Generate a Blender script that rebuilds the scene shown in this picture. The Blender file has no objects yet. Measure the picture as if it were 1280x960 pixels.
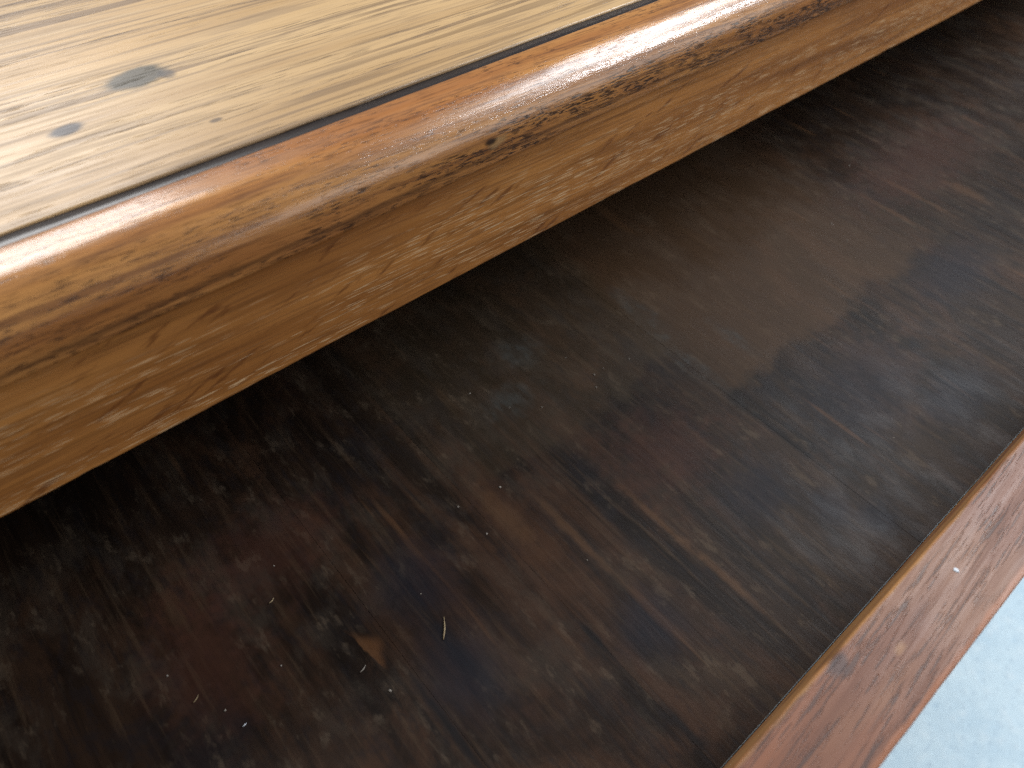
import bpy, bmesh, math, random
from mathutils import Vector, Matrix, noise as mnoise

scene = bpy.context.scene
COL = scene.collection
random.seed(7)

# ------------------------------------------------------------------ camera
EYE = Vector((0.0, 0.0, 0.855))
cam_d = bpy.data.cameras.new("camera")
cam = bpy.data.objects.new("camera", cam_d)
COL.objects.link(cam)
# rows: desk axes (along the front, into the desk, up) seen in camera axes (right, down, forward)
AX = Matrix(((0.75611, -0.48034, 0.44449), (-0.65306, -0.59784, 0.46486), (0.04244, -0.64177, -0.76572)))
right, down, fwd = AX.col[0], AX.col[1], AX.col[2]
m = Matrix.Identity(4)
for i in range(3):
    m[i][0], m[i][1], m[i][2], m[i][3] = right[i], -down[i], -fwd[i], EYE[i]
cam.matrix_world = m
cam_d.sensor_width = 36.0
cam_d.lens = 36.0 * 930.0 / 1280.0
cam_d.clip_start = 0.005
cam_d.clip_end = 60.0
cam_d.dof.use_dof = True
cam_d.dof.focus_distance = 0.235
cam_d.dof.aperture_fstop = 11.5
scene.camera = cam

# ------------------------------------------------------------------ light
world = bpy.data.worlds.new("World")
scene.world = world
world.use_nodes = True
bg = world.node_tree.nodes["Background"]
bg.inputs[0].default_value = (0.80, 0.90, 1.0, 1)
bg.inputs[1].default_value = 0.075

def area_lamp(name, loc, target, sx, sy, watts, color):
    d = bpy.data.lights.new(name, 'AREA')
    d.shape = 'RECTANGLE'
    d.size, d.size_y = sx, sy
    d.energy = watts
    d.color = color
    o = bpy.data.objects.new(name, d)
    COL.objects.link(o)
    o.location = loc
    o.rotation_euler = (Vector(target) - Vector(loc)).to_track_quat('-Z', 'Y').to_euler()
    return o

# a broad window behind the desk, open sky overhead and a bright doorway to the right in front
area_lamp("window_light", (-0.20, 1.75, 2.35), (0.15, 0.2, 0.75), 1.5, 1.2, 56, (1.0, 0.98, 0.96))
area_lamp("overhead_light", (1.00, -0.06, 1.55), (0.60, 0.02, 0.65), 0.7, 0.36, 12.0, (0.95, 0.97, 1.0))
area_lamp("doorway_light", (2.30, -1.20, 2.12), (0.15, 0.1, 0.70), 0.95, 0.13, 30, (0.95, 0.97, 1.0))
area_lamp("front_fill_light", (1.75, -2.20, 0.95), (0.25, 0.14, 0.72), 2.4, 0.9, 17, (1.0, 0.97, 0.93))  # low fill lamp added to brighten the rail and moulding, no real opening

scene.view_settings.view_transform = 'Standard'
scene.view_settings.look = 'None'
scene.view_settings.exposure = 0.28
scene.view_settings.gamma = 1.0
scene.view_settings.use_curve_mapping = False
scene.cycles.use_denoising = False
scene.cycles.max_bounces = 4
scene.cycles.diffuse_bounces = 3
scene.cycles.glossy_bounces = 2
scene.cycles.caustics_reflective = False
scene.cycles.adaptive_threshold = 0.02

# ------------------------------------------------------------------ node helpers
class Mat:
    def __init__(self, name):
        self.mat = bpy.data.materials.new(name)
        self.mat.use_nodes = True
        self.nt = self.mat.node_tree
        self.bsdf = self.nt.nodes["Principled BSDF"]
        self.co = self.nt.nodes.new("ShaderNodeTexCoord").outputs["Object"]
    def new(self, t, **props):
        n = self.nt.nodes.new(t)
        for k, v in props.items():
            setattr(n, k, v)
        return n
    def put(self, sock, v):
        if isinstance(v, bpy.types.NodeSocket):
            self.nt.links.new(v, sock)
        elif v is not None:
            if isinstance(v, (tuple, list)) and len(v) == 3 and sock.type == 'RGBA':
                v = tuple(v) + (1,)
            sock.default_value = v
    def mapping(self, scale=(1, 1, 1), rot=(0, 0, 0), loc=(0, 0, 0), vec=None):
        n = self.new("ShaderNodeMapping")
        self.put(n.inputs[0], vec or self.co)
        n.inputs["Scale"].default_value = scale
        n.inputs["Rotation"].default_value = rot
        n.inputs["Location"].default_value = loc
        return n.outputs[0]
    def rotated(self, rot):
        return self.mapping(rot=rot)
    def noise(self, vec, scale=1.0, detail=3.0, rough=0.55, dist=0.0):
        n = self.new("ShaderNodeTexNoise")
        self.put(n.inputs["Vector"], vec)
        n.inputs["Scale"].default_value = scale
        n.inputs["Detail"].default_value = detail
        n.inputs["Roughness"].default_value = rough
        n.inputs["Distortion"].default_value = dist
        return n.outputs[0]
    def ramp(self, v, a, b, lo=0.0, hi=1.0):
        n = self.new("ShaderNodeMapRange", interpolation_type='SMOOTHSTEP')
        self.put(n.inputs[0], v)
        for i, x in ((1, a), (2, b), (3, lo), (4, hi)):
            self.put(n.inputs[i], x)
        return n.outputs[0]
    def math(self, op, a, b=0.0, clamp=False):
        n = self.new("ShaderNodeMath", operation=op, use_clamp=clamp)
        self.put(n.inputs[0], a)
        self.put(n.inputs[1], b)
        return n.outputs[0]
    def mix(self, f, a, b, mode='MIX'):
        n = self.new("ShaderNodeMix", data_type='RGBA', blend_type=mode, clamp_factor=True)
        self.put(n.inputs[0], f)
        self.put(n.inputs[6], a)
        self.put(n.inputs[7], b)
        return n.outputs[2]
    def xyz(self, vec=None):
        n = self.new("ShaderNodeSeparateXYZ")
        self.put(n.inputs[0], vec or self.co)
        return n.outputs
    def blob(self, c, r, soft=0.35, wob=0.25, rotz=0.0, wscale=90.0):
        """mask of one stain: an ellipsoid round c with radii r and a wobbly rim"""
        n = self.new("ShaderNodeVectorMath", operation='SUBTRACT')
        self.put(n.inputs[0], self.co)
        n.inputs[1].default_value = c
        v = n.outputs[0]
        if rotz:
            v = self.mapping(rot=(0, 0, rotz), vec=v)
        v = self.mapping(scale=tuple(1.0 / x for x in r), vec=v)
        ln = self.new("ShaderNodeVectorMath", operation='LENGTH')
        self.put(ln.inputs[0], v)
        if not hasattr(self, 'wobble'):
            self.wobble = self.noise(self.co, 190, 2, 0.6)
        w = self.wobble
        d = self.math('ADD', ln.outputs["Value"], self.math('MULTIPLY', self.math('SUBTRACT', w, 0.5), 2 * wob))
        return self.ramp(d, 1.0 - soft, 1.0 + soft, 1.0, 0.0)
    def bump(self, height, strength=0.3, dist=0.001, normal=None):
        n = self.new("ShaderNodeBump")
        n.inputs["Strength"].default_value = strength
        n.inputs["Distance"].default_value = dist
        self.put(n.inputs["Height"], height)
        if normal:
            self.put(n.inputs["Normal"], normal)
        return n.outputs[0]
    def done(self, color, rough=0.4, normal=None, spec=0.5, coat=0.0, coat_rough=0.15):
        b = self.bsdf
        self.put(b.inputs["Base Color"], color)
        self.put(b.inputs["Roughness"], rough)
        self.put(b.inputs["Specular IOR Level"], spec)
        self.put(b.inputs["Coat Weight"], coat)
        self.put(b.inputs["Coat Roughness"], coat_rough)
        if normal:
            self.put(b.inputs["Normal"], normal)
            self.put(b.inputs["Coat Normal"], normal)
        return self.mat

# ------------------------------------------------------------------ materials
def mat_tabletop():
    M = Mat("pale_oak_top")
    v = M.rotated((0, 0, math.radians(0.8)))
    warp = M.noise(M.mapping((6, 14, 14)), 1, 2)
    broad = M.noise(M.mapping((1.6, 46, 46), vec=v), 1, 3, 0.5, 0.6)
    lines = M.noise(M.mapping((3.2, 150, 1), vec=v), 1, 4, 0.66)
    fine = M.noise(M.mapping((26, 640, 1), vec=v), 1, 3, 0.65)
    pores = M.noise(M.mapping((70, 1500, 1500), vec=v), 1, 2, 0.5)
    c = M.mix(M.ramp(broad, 0.3, 0.7), (0.37, 0.236, 0.112), (0.51, 0.350, 0.178))
    c = M.mix(M.ramp(warp, 0.45, 0.75), c, (0.47, 0.302, 0.136))
    c = M.mix(M.math('MULTIPLY', M.ramp(lines, 0.53, 0.62), 0.8), c, (0.165, 0.105, 0.060))
    c = M.mix(M.math('MULTIPLY', M.ramp(lines, 0.30, 0.42, 1, 0), 0.4), c, (0.56, 0.43, 0.26))
    c = M.mix(M.math('MULTIPLY', M.ramp(fine, 0.48, 0.64), 0.5), c, (0.20, 0.130, 0.070))
    dense = M.noise(M.mapping((7, 330, 1), vec=v, loc=(4, 2, 0)), 1, 3, 0.6)
    c = M.mix(M.math('MULTIPLY', M.ramp(dense, 0.54, 0.62), 0.6), c, (0.165, 0.105, 0.058))
    pm = M.math('MULTIPLY', M.ramp(pores, 0.57, 0.66), M.ramp(lines, 0.42, 0.6))
    c = M.mix(M.math('MULTIPLY', pm, 0.7), c, (0.09, 0.060, 0.040))
    grey = M.blob((0.053, 0.2105, 0.75), (0.0088, 0.0050, 0.02), 0.3, 0.35, -0.15, 160)
    c = M.mix(M.math('MULTIPLY', grey, 0.94), c, (0.060, 0.055, 0.042))
    dark = M.blob((0.0600, 0.2080, 0.75), (0.0022, 0.0028, 0.02), 0.4, 0.3, 0, 200)
    c = M.mix(M.math('MULTIPLY', dark, 0.7), c, (0.05, 0.045, 0.045))
    brown = M.blob((0.0288, 0.1961, 0.75), (0.0042, 0.0024, 0.02), 0.35, 0.2, -0.1, 200)
    c = M.mix(M.math('MULTIPLY', brown, 1.0), c, (0.014, 0.006, 0.007))
    dot = M.blob((0.0598, 0.1786, 0.75), (0.0016, 0.0009, 0.02), 0.4, 0.2)
    c = M.mix(M.math('MULTIPLY', dot, 0.8), c, (0.07, 0.045, 0.03))
    h = M.math('SUBTRACT', M.math('MULTIPLY', fine, 0.4), M.math('MULTIPLY', pm, 0.8))
    nrm = M.bump(h, 0.35, 0.0004)
    rough = M.ramp(fine, 0.3, 0.7, 0.34, 0.48)
    return M.done(c, rough, nrm, 0.5)

def mat_lipping():
    M = Mat("orange_oak_lipping")
    x, y, z = M.xyz()
    # unroll the moulding so the figure runs over its shoulder instead of streaking round it
    run = M.math('ADD', y, z)
    cx = M.new("ShaderNodeCombineXYZ")
    M.put(cx.inputs[0], x)
    M.put(cx.inputs[1], run)
    v = M.mapping(rot=(0, 0, math.radians(2.2)), vec=cx.outputs[0])
    broad = M.noise(M.mapping((6, 95, 1), vec=v), 1, 3, 0.55, 0.5)
    red = M.noise(M.mapping((11, 60, 1), vec=v, loc=(3, 2, 0)), 1, 3)
    lines = M.noise(M.mapping((14, 420, 1), vec=v), 1, 4, 0.62)
    fine = M.noise(M.mapping((85, 1700, 1), vec=v), 1, 3, 0.65)
    pores = M.noise(M.mapping((210, 1700, 1), vec=v, loc=(1, 5, 0)), 1, 2, 0.6)
    clus = M.noise(M.mapping((34, 170, 1), vec=v, loc=(5, 1, 0)), 1, 3, 0.6)
    c = M.mix(M.ramp(broad, 0.32, 0.68), (0.29, 0.120, 0.034), (0.50, 0.245, 0.078))
    c = M.mix(M.math('MULTIPLY', M.ramp(red, 0.46, 0.66), 0.45), c, (0.32, 0.125, 0.044))
    c = M.mix(M.math('MULTIPLY', M.ramp(lines, 0.50, 0.64), 0.65), c, (0.135, 0.050, 0.017))
    c = M.mix(M.math('MULTIPLY', M.ramp(fine, 0.50, 0.64), 0.6), c, (0.105, 0.042, 0.016))
    # clumps of open dark pores, thickest along the lower right of the moulding
    low = M.ramp(z, 0.7440, 0.7390)
    far = M.ramp(x, 0.02, 0.20, 0.25, 1.0)
    band = M.math('MULTIPLY', low, far)
    thr = M.math('SUBTRACT', 0.560, M.math('MULTIPLY', band, 0.080))
    pm = M.math('MULTIPLY', M.ramp(pores, thr, M.math('ADD', thr, 0.045)), M.ramp(clus, M.math('SUBTRACT', 0.42, M.math('MULTIPLY', band, 0.04)), 0.56))
    c = M.mix(M.math('MULTIPLY', pm, M.ramp(band, 0.0, 0.6, 0.62, 0.92)), c, (0.024, 0.013, 0.010))
    # a dark growth line low on the moulding and a small knot beside it
    wz = M.math('ADD', z, M.math('MULTIPLY', M.math('SUBTRACT', M.noise(M.mapping((16, 16, 16)), 1, 3), 0.5), 0.0030))
    ln = M.math('ABSOLUTE', M.math('SUBTRACT', wz, 0.7330))
    c = M.mix(M.math('MULTIPLY', M.ramp(ln, 0.0002, 0.0012, 1, 0), 0.6), c, (0.060, 0.026, 0.012))
    knot = M.blob((0.1240, 0.1424, 0.7368), (0.0030, 0.01, 0.0015), 0.5, 0.8)
    c = M.mix(M.math('MULTIPLY', knot, 0.7), c, (0.33, 0.21, 0.095))
    kd = M.blob((0.1215, 0.1424, 0.7380), (0.0020, 0.01, 0.0012), 0.5, 0.9)
    c = M.mix(M.math('MULTIPLY', kd, 0.95), c, (0.014, 0.009, 0.008))
    h = M.math('SUBTRACT', M.math('ADD', M.math('MULTIPLY', fine, 0.5), M.math('MULTIPLY', lines, 0.6)), M.math('MULTIPLY', pm, 0.5))
    dents = M.noise(M.mapping((60, 140, 1), vec=v, loc=(2, 9, 0)), 1, 2)
    nrm = M.bump(M.math('ADD', h, M.math('MULTIPLY', dents, 1.6)), 0.20, 0.0004)
    rough = M.ramp(lines, 0.3, 0.7, 0.26, 0.42)
    return M.done(c, rough, nrm, 0.45, 0.55, M.ramp(fine, 0.3, 0.7, 0.05, 0.13))

def mat_groove():
    M = Mat("dark_glue_line")
    n = M.noise(M.mapping((60, 400, 400)), 1, 3)
    c = M.mix(n, (0.010, 0.009, 0.010), (0.032, 0.026, 0.026))
    return M.done(c, 0.32, M.bump(n, 0.3, 0.0005), 0.5)

def mat_rail():
    M = Mat("flecked_oak_rail")
    x, y, z = M.xyz()
    v = M.rotated((0, math.radians(-1.6), 0))
    warp = M.noise(M.mapping((6, 1, 55), vec=v), 1, 3)
    broad = M.noise(M.mapping((5, 1, 90), vec=v), 1, 3, 0.55)
    lines = M.noise(M.mapping((10, 300, 420), vec=v), 1, 4, 0.6)
    fine = M.noise(M.mapping((35, 900, 1300), vec=v), 1, 3, 0.6)
    dash = M.noise(M.mapping((100, 1, 2700), vec=v), 1, 1.0, 0.5)
    rows = M.noise(M.mapping((8, 60, 190), vec=v), 1, 3, 0.6)
    c = M.mix(M.ramp(broad, 0.3, 0.7), (0.225, 0.088, 0.022), (0.42, 0.188, 0.052))
    c = M.mix(M.math('MULTIPLY', M.ramp(warp, 0.5, 0.7), 0.6), c, (0.44, 0.205, 0.058))
    c = M.mix(M.math('MULTIPLY', M.ramp(lines, 0.5, 0.68), 0.6), c, (0.15, 0.06, 0.014))
    c = M.mix(M.math('MULTIPLY', M.ramp(fine, 0.47, 0.66), 0.5), c, (0.12, 0.045, 0.012))
    # slanting ray flecks
    vd = M.rotated((0, math.radians(22), 0))
    fl = M.noise(M.mapping((60, 120, 330), vec=vd), 1, 3, 0.6)
    flm = M.ramp(fl, 0.58, 0.70)
    c = M.mix(M.math('MULTIPLY', flm, 0.65), c, (0.095, 0.028, 0.007))
    # short pale filled pores
    dm = M.math('MULTIPLY', M.ramp(dash, 0.585, 0.65), M.math('MULTIPLY', M.ramp(rows, 0.42, 0.55), M.ramp(z, 0.724, 0.712, 0.25, 1.0)))
    c = M.mix(M.math('MULTIPLY', dm, 0.72), c, (0.60, 0.43, 0.25))
    h = M.math('ADD', M.math('MULTIPLY', fine, 0.4), M.math('MULTIPLY', lines, 0.4))
    nrm = M.bump(h, 0.3, 0.0004)
    return M.done(c, M.ramp(fine, 0.3, 0.7, 0.36, 0.5), nrm, 0.45)

def mat_drawer_front():
    M = Mat("red_brown_oak")
    v = M.rotated((0, 0, math.radians(-3.5)))
    broad = M.noise(M.mapping((7, 70, 70), vec=v), 1, 3, 0.55, 0.8)
    tone = M.noise(M.mapping((16, 50, 50)), 1, 3)
    lines = M.noise(M.mapping((22, 520, 1), vec=v), 1, 4, 0.65)
    streak = M.noise(M.mapping((85, 1500, 1), vec=v), 1, 3, 0.65)
    clus = M.noise(M.mapping((22, 120, 120)), 1, 2)
    fine = M.noise(M.mapping((70, 1600, 1600), vec=v), 1, 3, 0.6)
    x, y, z = M.xyz()
    c = M.mix(M.ramp(broad, 0.3, 0.7), (0.110, 0.040, 0.019), (0.175, 0.068, 0.034))
    c = M.mix(M.math('MULTIPLY', M.ramp(tone, 0.5, 0.7), 0.6), c, (0.190, 0.090, 0.045))
    c = M.mix(M.math('MULTIPLY', M.ramp(lines, 0.5, 0.66), 0.5), c, (0.10, 0.040, 0.024))
    c = M.mix(M.math('MULTIPLY', M.ramp(fine, 0.5, 0.7), 0.35), c, (0.09, 0.035, 0.02))
    sm = M.math('MULTIPLY', M.ramp(streak, 0.52, 0.60), M.ramp(clus, 0.34, 0.54))
    c = M.mix(M.math('MULTIPLY', sm, 0.68), c, (0.030, 0.019, 0.018))
    # worn, yellower arrises; the inner edge's golden highlight is painted in too
    wob = M.math('MULTIPLY', M.math('SUBTRACT', M.noise(M.mapping((120, 120, 120)), 1, 3), 0.5), 0.0016)
    yi = M.math('ADD', y, wob)
    e1 = M.math('MULTIPLY', M.ramp(yi, -0.0069, -0.0060), M.ramp(tone, 0.40, 0.58, 0.25, 1.0))
    c = M.mix(M.math('MULTIPLY', e1, 0.6), c, (0.36, 0.19, 0.065))
    e2 = M.ramp(yi, -0.0248, -0.0236, 1, 0)
    c = M.mix(M.math('MULTIPLY', e2, 0.6), c, (0.30, 0.11, 0.045))
    spot = M.blob((0.1135, -0.0150, 0.69), (0.0016, 0.0010, 0.004), 0.6, 0.9, 0, 500)
    c = M.mix(M.math('MULTIPLY', spot, 0.3), c, (0.42, 0.25, 0.12))
    smudge = M.blob((0.0995, -0.0078, 0.69), (0.0032, 0.0018, 0.004), 0.5, 0.5, -0.3, 300)
    c = M.mix(M.math('MULTIPLY', smudge, 0.75), c, (0.035, 0.022, 0.022))
    h = M.math('SUBTRACT', M.math('ADD', M.math('MULTIPLY', fine, 0.35), M.math('MULTIPLY', lines, 0.4)), M.math('MULTIPLY', sm, 0.6))
    nrm = M.bump(h, 0.3, 0.0004)
    return M.done(c, M.ramp(lines, 0.3, 0.7, 0.40, 0.56), nrm, 0.4)

def mat_drawer_bottom():
    M = Mat("dark_stained_drawer_bottom")
    x, y, z = M.xyz()
    info = M.new("ShaderNodeObjectInfo").outputs["Random"]
    off = M.new("ShaderNodeCombineXYZ")
    M.put(off.inputs[2], M.math('MULTIPLY', info, 3.0))
    va = M.new("ShaderNodeVectorMath", operation='ADD')
    M.put(va.inputs[0], M.co)
    M.put(va.inputs[1], off.outputs[0])
    w = va.outputs[0]
    grain = M.noise(M.mapping((95, 9, 40), vec=w), 1, 4, 0.6, 0.6)
    fineg = M.noise(M.mapping((420, 26, 40), vec=w), 1, 3, 0.6)
    blot = M.noise(M.mapping((30, 18, 20)), 1, 5, 0.66, 0.5)
    blot2 = M.noise(M.mapping((62, 34, 30), loc=(3, 1, 0)), 1, 5, 0.68, 0.3)
    c = M.mix(M.ramp(grain, 0.32, 0.68), (0.0070, 0.0042, 0.0030), (0.0220, 0.0122, 0.0076))
    c = M.mix(M.math('MULTIPLY', M.ramp(blot, 0.50, 0.68), 0.75), c, (0.044, 0.022, 0.0125))
    c = M.mix(M.math('MULTIPLY', M.ramp(blot, 0.30, 0.44, 1, 0), 0.75), c, (0.011, 0.009, 0.010))
    c = M.mix(M.math('MULTIPLY', M.ramp(blot2, 0.48, 0.64), 0.5), c, (0.034, 0.026, 0.0195))
    c = M.mix(M.math('MULTIPLY', M.ramp(fineg, 0.52, 0.72), 0.35), c, (0.062, 0.040, 0.024))
    c = M.mix(M.math('MULTIPLY', M.ramp(fineg, 0.32, 0.44, 1, 0), 0.5), c, (0.008, 0.006, 0.006))
    mot = M.noise(M.mapping((230, 95, 60), vec=w), 1, 3, 0.65)
    c = M.mix(M.math('MULTIPLY', M.ramp(mot, 0.52, 0.66), 0.45), c, (0.010, 0.008, 0.009))
    c = M.mix(M.math('MULTIPLY', M.math('MULTIPLY', M.ramp(mot, 0.32, 0.44, 1, 0), M.ramp(blot2, 0.40, 0.58)), 0.40), c, (0.085, 0.062, 0.042))
    # rubbed scratches that follow the grain
    scr = M.noise(M.mapping((150, 13, 30), loc=(7, 3, 0), vec=w), 1, 2, 0.5)
    c = M.mix(M.math('MULTIPLY', M.ramp(scr, 0.665, 0.74), 0.5), c, (0.105, 0.052, 0.024))
    # paler rectangle where a liner lay
    wob = M.math('MULTIPLY', M.math('SUBTRACT', M.noise(M.mapping((45, 45, 45)), 1, 4, 0.65), 0.5), 0.034)
    px = M.math('ADD', x, wob)
    py = M.math('ADD', y, wob)
    pat = M.math('MULTIPLY', M.ramp(py, 0.0690, 0.0790), M.math('MULTIPLY', M.ramp(px, 0.172, 0.205), M.ramp(px, 0.30, 0.37, 1, 0.1)))
    c = M.mix(M.math('MULTIPLY', pat, 0.48), c, (0.080, 0.045, 0.023))
    pat2 = M.math('MULTIPLY', M.ramp(py, 0.10, 0.108), M.math('MULTIPLY', M.ramp(px, 0.06, 0.11), M.ramp(px, 0.19, 0.20, 1, 0)))
    c = M.mix(M.math('MULTIPLY', pat2, 0.28), c, (0.060, 0.042, 0.024))
    warm = M.blob((0.085, 0.085, 0.635), (0.055, 0.045, 0.03), 0.9, 1.2)
    c = M.mix(M.math('MULTIPLY', M.math('MULTIPLY', warm, M.ramp(grain, 0.40, 0.62)), 0.4), c, (0.060, 0.028, 0.015))
    for cx, cy, rx, ry in ((0.1270, 0.0560, 0.0010, 0.016), (0.1285, 0.0270, 0.0013, 0.013), (0.1010, 0.0720, 0.0013, 0.018), (0.3700, 0.1000, 0.0016, 0.020), (0.3950, 0.0850, 0.0030, 0.010), (0.3480, 0.1000, 0.0014, 0.014), (0.0880, 0.0900, 0.0030, 0.012)):
        b = M.blob((cx, cy, 0.635), (rx, ry, 0.02), 0.8, 0.8)
        c = M.mix(M.math('MULTIPLY', b, 0.42), c, (0.105, 0.055, 0.027))
    for cx, cy, rx, ry in ((0.1900, 0.0560, 0.0012, 0.020), (0.0830, 0.0080, 0.0012, 0.009), (0.0330, 0.0500, 0.0012, 0.018), (0.0820, 0.0420, 0.0010, 0.006)):
        b = M.blob((cx, cy, 0.635), (rx, ry, 0.02), 0.7, 0.7)
        c = M.mix(M.math('MULTIPLY', b, 0.8), c, (0.005, 0.005, 0.006))
    # ink blots, blue-black
    ink = None
    for cx, cy, rx, ry in ((0.163, 0.043, 0.012, 0.011), (0.178, 0.022, 0.006, 0.007), (0.187, 0.010, 0.008, 0.006), (0.098, 0.034, 0.010, 0.010),
                           (0.052, 0.092, 0.012, 0.012), (0.330, 0.058, 0.026, 0.013), (0.045, 0.060, 0.010, 0.014), (0.235, 0.045, 0.030, 0.018), (0.260, 0.020, 0.020, 0.010)):
        b = M.blob((cx, cy, 0.635), (rx, ry, 0.02), 0.7, 0.5, 0, 140)
        ink = b if ink is None else M.math('MAXIMUM', ink, b)
    c = M.mix(M.math('MULTIPLY', ink, 0.55), c, (0.009, 0.011, 0.018))
    for cx, cy, rx, ry in ((0.400, 0.115, 0.050, 0.018), (0.020, 0.130, 0.020, 0.012), (-0.010, 0.110, 0.012, 0.018), (0.150, 0.075, 0.018, 0.014)):
        b = M.blob((cx, cy, 0.635), (rx, ry, 0.02), 0.9, 1.1)
        c = M.mix(M.math('MULTIPLY', b, 0.4), c, (0.060, 0.024, 0.016))
    # pale grey-blue smears
    for cx, cy, rx, ry in ((0.190, 0.095, 0.0035, 0.020), (0.140, 0.145, 0.010, 0.007), (0.196, 0.128, 0.004, 0.015), (0.122, 0.128, 0.010, 0.006), (0.216, 0.095, 0.003, 0.010)):
        b = M.blob((cx, cy, 0.635), (rx, ry, 0.02), 0.8, 0.9, 0, 160)
        c = M.mix(M.math('MULTIPLY', M.math('MULTIPLY', b, M.ramp(mot, 0.38, 0.62, 1, 0.2)), 0.42), c, (0.050, 0.058, 0.058))
    # the chevron-shaped rub
    tri = None
    T = ((0.0252, 0.0930), (0.0288, 0.0735), (0.0345, 0.0835))
    wt = M.math('MULTIPLY', M.math('SUBTRACT', M.wobble, 0.5), 0.0022)
    for k in range(3):
        (ax, ay), (bx, by) = T[k], T[(k + 1) % 3]
        L = math.hypot(bx - ax, by - ay)
        nx, ny = -(by - ay) / L, (bx - ax) / L
        d = M.math('ADD', M.math('MULTIPLY', x, nx), M.math('ADD', M.math('MULTIPLY', y, ny), -(nx * ax + ny * ay)))
        e = M.ramp(M.math('ADD', d, wt), -0.0002, 0.0006 if k == 0 else 0.0040)
        tri = e if tri is None else M.math('MULTIPLY', tri, e)
    c = M.mix(M.math('MULTIPLY', tri, 0.5), c, (0.135, 0.060, 0.024))
    h = M.math('ADD', M.math('MULTIPLY', fineg, 0.6), M.math('MULTIPLY', grain, 0.5))
    nrm = M.bump(h, 0.35, 0.0005)
    rough = M.ramp(blot2, 0.3, 0.7, 0.40, 0.58)
    return M.done(c, rough, nrm, 0.13)

def mat_inner_oak():
    M = Mat("brown_inner_wood")
    g = M.noise(M.mapping((5, 20, 160)), 1, 4, 0.6, 0.5)
    c = M.mix(g, (0.03, 0.016, 0.008), (0.10, 0.05, 0.022))
    return M.done(c, 0.55, M.bump(g, 0.3, 0.0006), 0.3)

def mat_concrete():
    M = Mat("pale_concrete")
    a = M.noise(M.mapping((9, 9, 9)), 1, 6, 0.62, 0.3)
    b = M.noise(M.mapping((60, 60, 60)), 1, 5, 0.65)
    s = M.noise(M.mapping((190, 190, 190)), 1, 3, 0.6)
    c = M.mix(M.ramp(a, 0.3, 0.7), (0.54, 0.72, 0.84), (0.66, 0.83, 0.92))
    c = M.mix(M.math('MULTIPLY', M.ramp(b, 0.5, 0.68), 0.5), c, (0.76, 0.89, 0.95))
    c = M.mix(M.math('MULTIPLY', M.ramp(b, 0.28, 0.42, 1, 0), 0.6), c, (0.42, 0.61, 0.78))
    c = M.mix(M.math('MULTIPLY', M.ramp(s, 0.58, 0.68), 0.6), c, (0.30, 0.40, 0.52))
    return M.done(c, 0.7, M.bump(b, 0.5, 0.003), 0.4)

def mat_plain(name, col, rough=0.6):
    M = Mat(name)
    n = M.noise(M.mapping((500, 500, 500)), 1, 3)
    c = M.mix(n, tuple(0.7 * k for k in col), tuple(min(1, 1.2 * k) for k in col))
    return M.done(c, rough, M.bump(n, 0.3, 0.0004), 0.4)

TOP, LIP, GRV, RAIL = mat_tabletop(), mat_lipping(), mat_groove(), mat_rail()
FRONT, BOTTOM, INNER, CONC = mat_drawer_front(), mat_drawer_bottom(), mat_inner_oak(), mat_concrete()
STRAW = mat_plain("dry_straw", (0.30, 0.23, 0.13))
CHIP = mat_plain("orange_wood_chip", (0.30, 0.15, 0.06))
FLECK = mat_plain("white_fleck", (0.55, 0.60, 0.66))
GRIT = mat_plain("pale_grit", (0.20, 0.18, 0.155))

# ------------------------------------------------------------------ mesh helpers
def thing(name, base, label, cat, group=None):
    o = bpy.data.objects.new(name, None)
    COL.objects.link(o)
    o.empty_display_size = 0.05
    o.location = base
    o["label"], o["category"] = label, cat
    if group:
        o["group"] = group
    return o

def link(name, bm, mat, parent=None, smooth=False):
    me = bpy.data.meshes.new(name)
    bmesh.ops.recalc_face_normals(bm, faces=bm.faces)
    bm.to_mesh(me)
    bm.free()
    me.materials.append(mat)
    if smooth:
        for p in me.polygons:
            p.use_smooth = True
    o = bpy.data.objects.new(name, me)
    COL.objects.link(o)
    if parent:
        o.parent = parent
        o.location = -Vector(parent.location)
    return o

def box(x0, x1, y0, y1, z0, z1, bev=0.0015, seg=2):
    bm = bmesh.new()
    bmesh.ops.create_cube(bm, size=1)
    for v in bm.verts:
        v.co = Vector((x0 + (v.co.x + .5) * (x1 - x0), y0 + (v.co.y + .5) * (y1 - y0), z0 + (v.co.z + .5) * (z1 - z0)))
    if bev:
        bmesh.ops.bevel(bm, geom=bm.edges[:], offset=bev, segments=seg, affect='EDGES', profile=0.5)
    return bm

def sweep(profile, x0, x1, step, wobble=None):
    """closed (y, z) profile drawn out along the desk, each ring nudged by wobble(x, i, y, z)"""
    bm = bmesh.new()
    n = max(1, int(round((x1 - x0) / step)))
    rings = []
    for k in range(n + 1):
        x = x0 + (x1 - x0) * k / n
        ring = []
        for i, (y, z) in enumerate(profile):
            dy, dz = wobble(x, i, y, z) if wobble else (0, 0)
            ring.append(bm.verts.new((x, y + dy, z + dz)))
        rings.append(ring)
    P = len(profile)
    for a, b in zip(rings, rings[1:]):
        for i in range(P):
            j = (i + 1) % P
            bm.faces.new((a[i], a[j], b[j], b[i]))
    bm.faces.new(rings[0])
    bm.faces.new(rings[-1][::-1])
    return bm

def arc(cy, cz, r, a0, a1, n):
    return [(cy + r * math.cos(math.radians(a0 + (a1 - a0) * k / n)), cz + r * math.sin(math.radians(a0 + (a1 - a0) * k / n))) for k in range(n + 1)]

def nz(x, s, seed):
    return mnoise.noise(Vector((x * s, seed * 7.31, seed * 1.7)))

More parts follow.
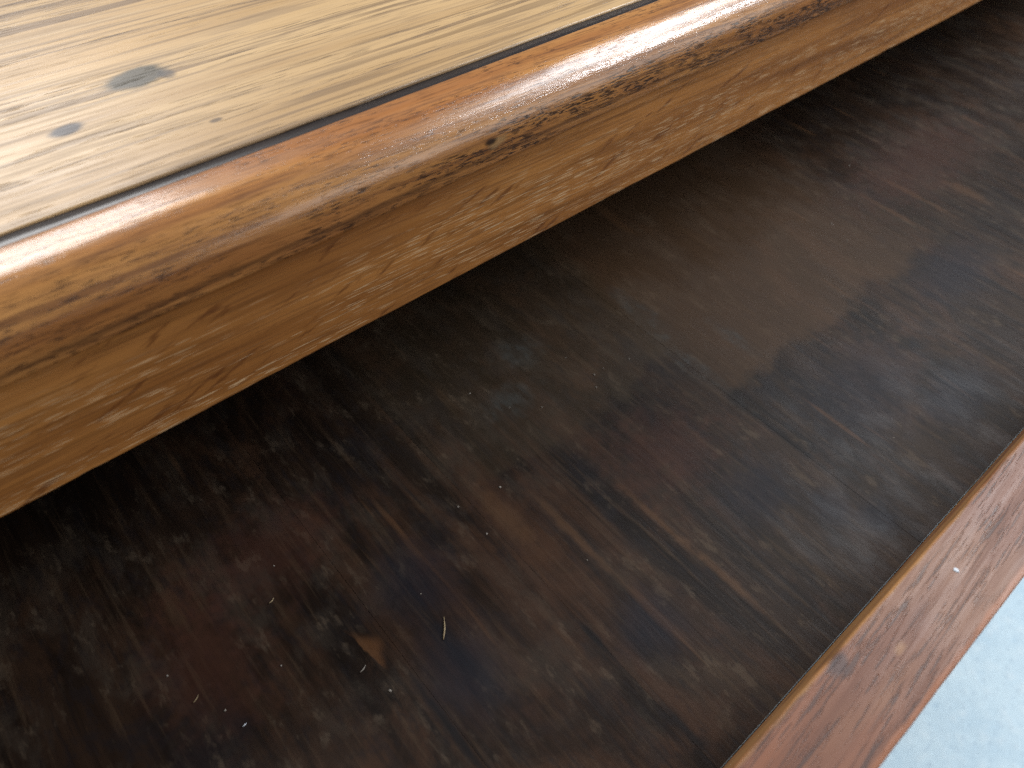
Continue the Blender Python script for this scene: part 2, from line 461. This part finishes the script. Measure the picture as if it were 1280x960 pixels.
# ------------------------------------------------------------------ setting
bm = bmesh.new()
bmesh.ops.create_grid(bm, x_segments=4, y_segments=4, size=4.0)
fl = link("floor", bm, CONC)
fl["kind"] = "structure"
fl["label"] = "pale blue-grey concrete floor below the drawer front"

# ------------------------------------------------------------------ desk
X0, X1 = -0.30, 0.95            # ends of the table top
ZT = 0.7492                     # top surface
YF = 0.1444                     # face of the front rail
YB = 0.74                       # back of the desk
desk = thing("desk", ((X0 + X1) / 2, 0.44, 0.0), "oak desk with pale top and glossy rounded front edge above the open drawer", "desk")

# table top panel; its front arris is softened where it meets the glue line
YG = 0.1645
prof = arc(YG + 0.0005, ZT - 0.0005, 0.0005, 180, 90, 3) + [(YB, ZT), (YB, ZT - 0.020), (YG, ZT - 0.020)]
def wob_panel(x, i, y, z):
    if y < YG + 0.002 and z > ZT - 0.002:
        return 0.00022 * nz(x, 45, 1) + 0.00012 * nz(x, 170, 2), 0.0
    return 0, 0
link("table_top", sweep(prof, X0 + 0.02, X1 - 0.02, 0.004, wob_panel), TOP, desk, True)

# dark sunk glue line between panel and moulding
prof = [(0.1590, ZT - 0.0009), (0.1620, ZT - 0.0010), (YG + 0.0006, ZT - 0.0006), (YG + 0.0006, ZT - 0.008), (0.1590, ZT - 0.008)]
link("glue_line", sweep(prof, X0 + 0.02, X1 - 0.02, 0.01, lambda x, i, y, z: (0, 0.0003 * nz(x, 30, 5) if i < 3 else 0)), GRV, desk, True)

# rounded moulding along the front: flat on top, a round shoulder, a short upright face and a small bead at its foot
ZM = 0.7290                     # underside of the moulding
YM = 0.1424                     # its upright face
R = 0.0115
prof = [(0.1604, ZM), (0.1604, ZT - 0.0010)] + arc(0.1596, ZT - 0.0008, 0.0008, 20, 90, 3)
prof += [(0.1575, ZT + 0.00004)]
prof += arc(YM + R, ZT - R, R, 90, 176, 17)
prof += [(YM - 0.00002, 0.7342)] + arc(YM + 0.0019, ZM + 0.0019, 0.0019, 180, 268, 7)
prof += [(YM + 0.003, ZM)]
def wob_lip(x, i, y, z):
    d = 0.00016 * nz(x, 22, 3) + 0.00007 * nz(x, 90 , 4 + 0.4 * i)
    if i < 4:
        return 0.00025 * nz(x, 40, 8) + 0.00016 * nz(x, 160, 9), 0.0
    return d, d * 0.6
link("edge_moulding", sweep(prof, X0, X1, 0.003, wob_lip), LIP, desk, True)
for s in (0, 1):                # end mouldings of the top
    xa, xb = ((X0, X0 + 0.0195), (X1 - 0.0195, X1))[s]
    link("end_moulding", box(xa, xb, 0.1652, YB, ZM, ZT - 0.0004, 0.006, 4), LIP, desk, True)

# front rail under the top
ZR0, ZR1 = 0.6915, ZM - 0.0003
prof = [(YF, ZR1), (YF, ZR0 + 0.0008)] + arc(YF + 0.0008, ZR0 + 0.0008, 0.0008, 180, 270, 3)[1:] + [(YF + 0.021, ZR0), (YF + 0.021, ZR1)]
def wob_rail(x, i, y, z):
    if z < ZR0 + 0.002:
        g = nz(x, 150, 11)
        c = max(0.0, nz(x, 60, 12) - 0.40) * 0.0020
        return 0.00010 * g, 0.00018 * nz(x, 35, 13) + c
    return 0, 0
link("front_rail", sweep(prof, X0 + 0.075, X1 - 0.075, 0.002, wob_rail), RAIL, desk, False)

# legs, side and back panels, lower rail
for x in (X0 + 0.02, X1 - 0.075):
    for y in (YF - 0.002, YB - 0.075):
        link("leg", box(x, x + 0.055, y, y + 0.055, 0.0, ZR1, 0.003, 2), RAIL, desk)
for x in (X0 + 0.035, X1 - 0.055):
    link("side_panel", box(x, x + 0.018, YF + 0.0535, YB - 0.076, 0.575, ZR1, 0.001), RAIL, desk)
link("back_panel", box(X0 + 0.0755, X1 - 0.0755, YB - 0.05, YB - 0.032, 0.575, ZR1, 0.001), INNER, desk)
link("lower_rail", box(X0 + 0.0755, X1 - 0.0755, YF, YF + 0.02, 0.565, 0.5965, 0.001), RAIL, desk)

# ------------------------------------------------------------------ drawer
DX0, DX1 = -0.170, 0.800
ZF = 0.690                      # top edge of the drawer front
ZB = 0.635                      # upper face of the bottom
drawer = thing("drawer", ((DX0 + DX1) / 2, 0.2, 0.598), "open desk drawer with dark stained bottom and reddish brown front", "drawer")
yo, yi = -0.0256, -0.0058
prof = [(yi, 0.600)] + arc(yi - 0.0007, ZF - 0.0007, 0.0007, 0, 90, 3) + arc(yo + 0.0009, ZF - 0.0009, 0.0009, 90, 180, 3) + [(yo, 0.600)]
def wob_front(x, i, y, z):
    if z > ZF - 0.003:
        k = 1 if y > -0.015 else 0.4
        return k * (0.00022 * nz(x, 70, 21) + 0.00013 * nz(x, 230, 22) + 0.0004 * min(0, nz(x, 48, 23) + 0.35)), 0.00006 * nz(x, 120, 24)
    return 0, 0
link("drawer_front", sweep(prof, DX0 - 0.02, DX1 + 0.02, 0.002, wob_front), FRONT, drawer, False)
for x in (DX0, DX1 - 0.012):
    link("drawer_side", box(x, x + 0.012, yi + 0.0003, 0.52, 0.600, ZF - 0.004, 0.001), INNER, drawer)
link("drawer_back", box(DX0 + 0.0123, DX1 - 0.0123, 0.507, 0.519, 0.6365, ZF - 0.006, 0.001), INNER, drawer)
seams = [DX0 + 0.0125, -0.065, 0.0345, 0.0822, 0.1895, 0.297, 0.402, 0.505, 0.607, 0.705, DX1 - 0.0125]
for a, b in zip(seams, seams[1:]):
    dz = random.uniform(-0.00006, 0.00006)
    ga = gb = 0.00004
    link("bottom_board", box(a + ga, b - gb, yi + 0.0004, 0.506, ZB - 0.008, ZB + dz, 0), BOTTOM, drawer)

# ------------------------------------------------------------------ debris lying in the drawer
def splinter(name, x, y, ln, wd, ang, mat, label, bend=0.25, z=ZB):
    bm = bmesh.new()
    n = 6
    rings = []
    for k in range(n + 1):
        t = k / n
        w = wd * (0.35 + 0.65 * math.sin(math.pi * min(0.97, t + 0.1)))
        px, py = ln * (t - 0.5), bend * ln * (t - 0.5) ** 2 + 0.1 * wd * math.sin(9 * t)
        rings.append([bm.verts.new((px, py + w * c, 0.0001 + wd * 0.45 + w * s)) for c, s in ((.5, 0), (0, .42), (-.5, 0), (0, -.42))])
    for p, q in zip(rings, rings[1:]):
        for i in range(4):
            j = (i + 1) % 4
            bm.faces.new((p[i], p[j], q[j], q[i]))
    bm.faces.new(rings[0])
    bm.faces.new(rings[-1][::-1])
    o = link(name, bm, mat, None, True)
    o.location = (x, y, z)
    o.rotation_euler = (0, 0, ang)
    o["label"], o["category"], o["group"] = label, "splinter", "splinters lying in the drawer"
    return o

splinter("wood_splinter", 0.0489, 0.0735, 0.0070, 0.00055, math.radians(51), STRAW, "longest pale straw splinter lying near the middle of the drawer bottom", 0.12)
splinter("wood_splinter", 0.0235, 0.0789, 0.0026, 0.0005, math.radians(17), GRIT, "short grey splinter just in front of the orange rubbed mark")
splinter("wood_splinter", 0.0137, 0.1140, 0.0021, 0.0004, math.radians(17), STRAW, "thin yellowish splinter in the dark behind the orange rubbed mark")
splinter("wood_splinter", -0.0166, 0.1018, 0.0024, 0.0003, math.radians(27), STRAW, "tiny pale splinter in the darkest left part of the drawer")
splinter("wood_splinter", -0.0097, 0.0870, 0.0014, 0.0004, math.radians(6), FLECK, "bright white splinter near the lower left of the drawer")

# white paint fleck dried on top of the drawer front
def lump(x, y, z, r, flat, seed):
    bm = bmesh.new()
    bmesh.ops.create_icosphere(bm, subdivisions=2, radius=r)
    for v in bm.verts:
        k = 1 + 0.55 * mnoise.noise(v.co * (1.6 / r) + Vector((seed, 0, 0)))
        v.co = Vector((x + v.co.x * k, y + v.co.y * k, z + max(-0.1 * r, v.co.z * k * flat)))
    return bm
o = link("paint_fleck", lump(0, 0, 0, 0.00075, 0.35, 3), FLECK, None, True)
o.location = (0.142, -0.0137, ZF)
o["label"], o["category"] = "white paint fleck dried on the drawer front's top edge", "paint fleck"

grit = bmesh.new()
pts = [(0.1195, 0.1255), (0.1535, 0.1305), (0.1290, 0.1180), (0.1560, 0.1170), (0.1610, 0.1170), (0.1730, 0.1140), (0.1520, 0.1120), (0.0940, 0.1010),
       (0.0780, 0.1040), (0.3100, 0.1010), (0.3150, 0.1130), (0.3300, 0.1180), (0.3660, 0.1360), (0.2850, 0.0930), (0.4100, 0.0780), (0.0200, 0.1240),
       (-0.02, 0.113), (0.026, 0.069), (0.050, 0.087), (0.079, 0.090), (0.112, 0.140), (0.006, 0.095), (-0.012, 0.094), (0.098, 0.062), (0.222, 0.024)]
for k, (x, y) in enumerate(pts):
    g = lump(x, y, ZB, random.uniform(0.00022, 0.00050), 0.6, k)
    me = bpy.data.meshes.new("tmp")
    g.to_mesh(me)
    g.free()
    grit.from_mesh(me)
    bpy.data.meshes.remove(me)
o = link("grit", grit, GRIT, None, True)
o["kind"] = "stuff"
o["label"], o["category"] = "tiny pale specks of grit scattered over the dark drawer bottom", "grit"
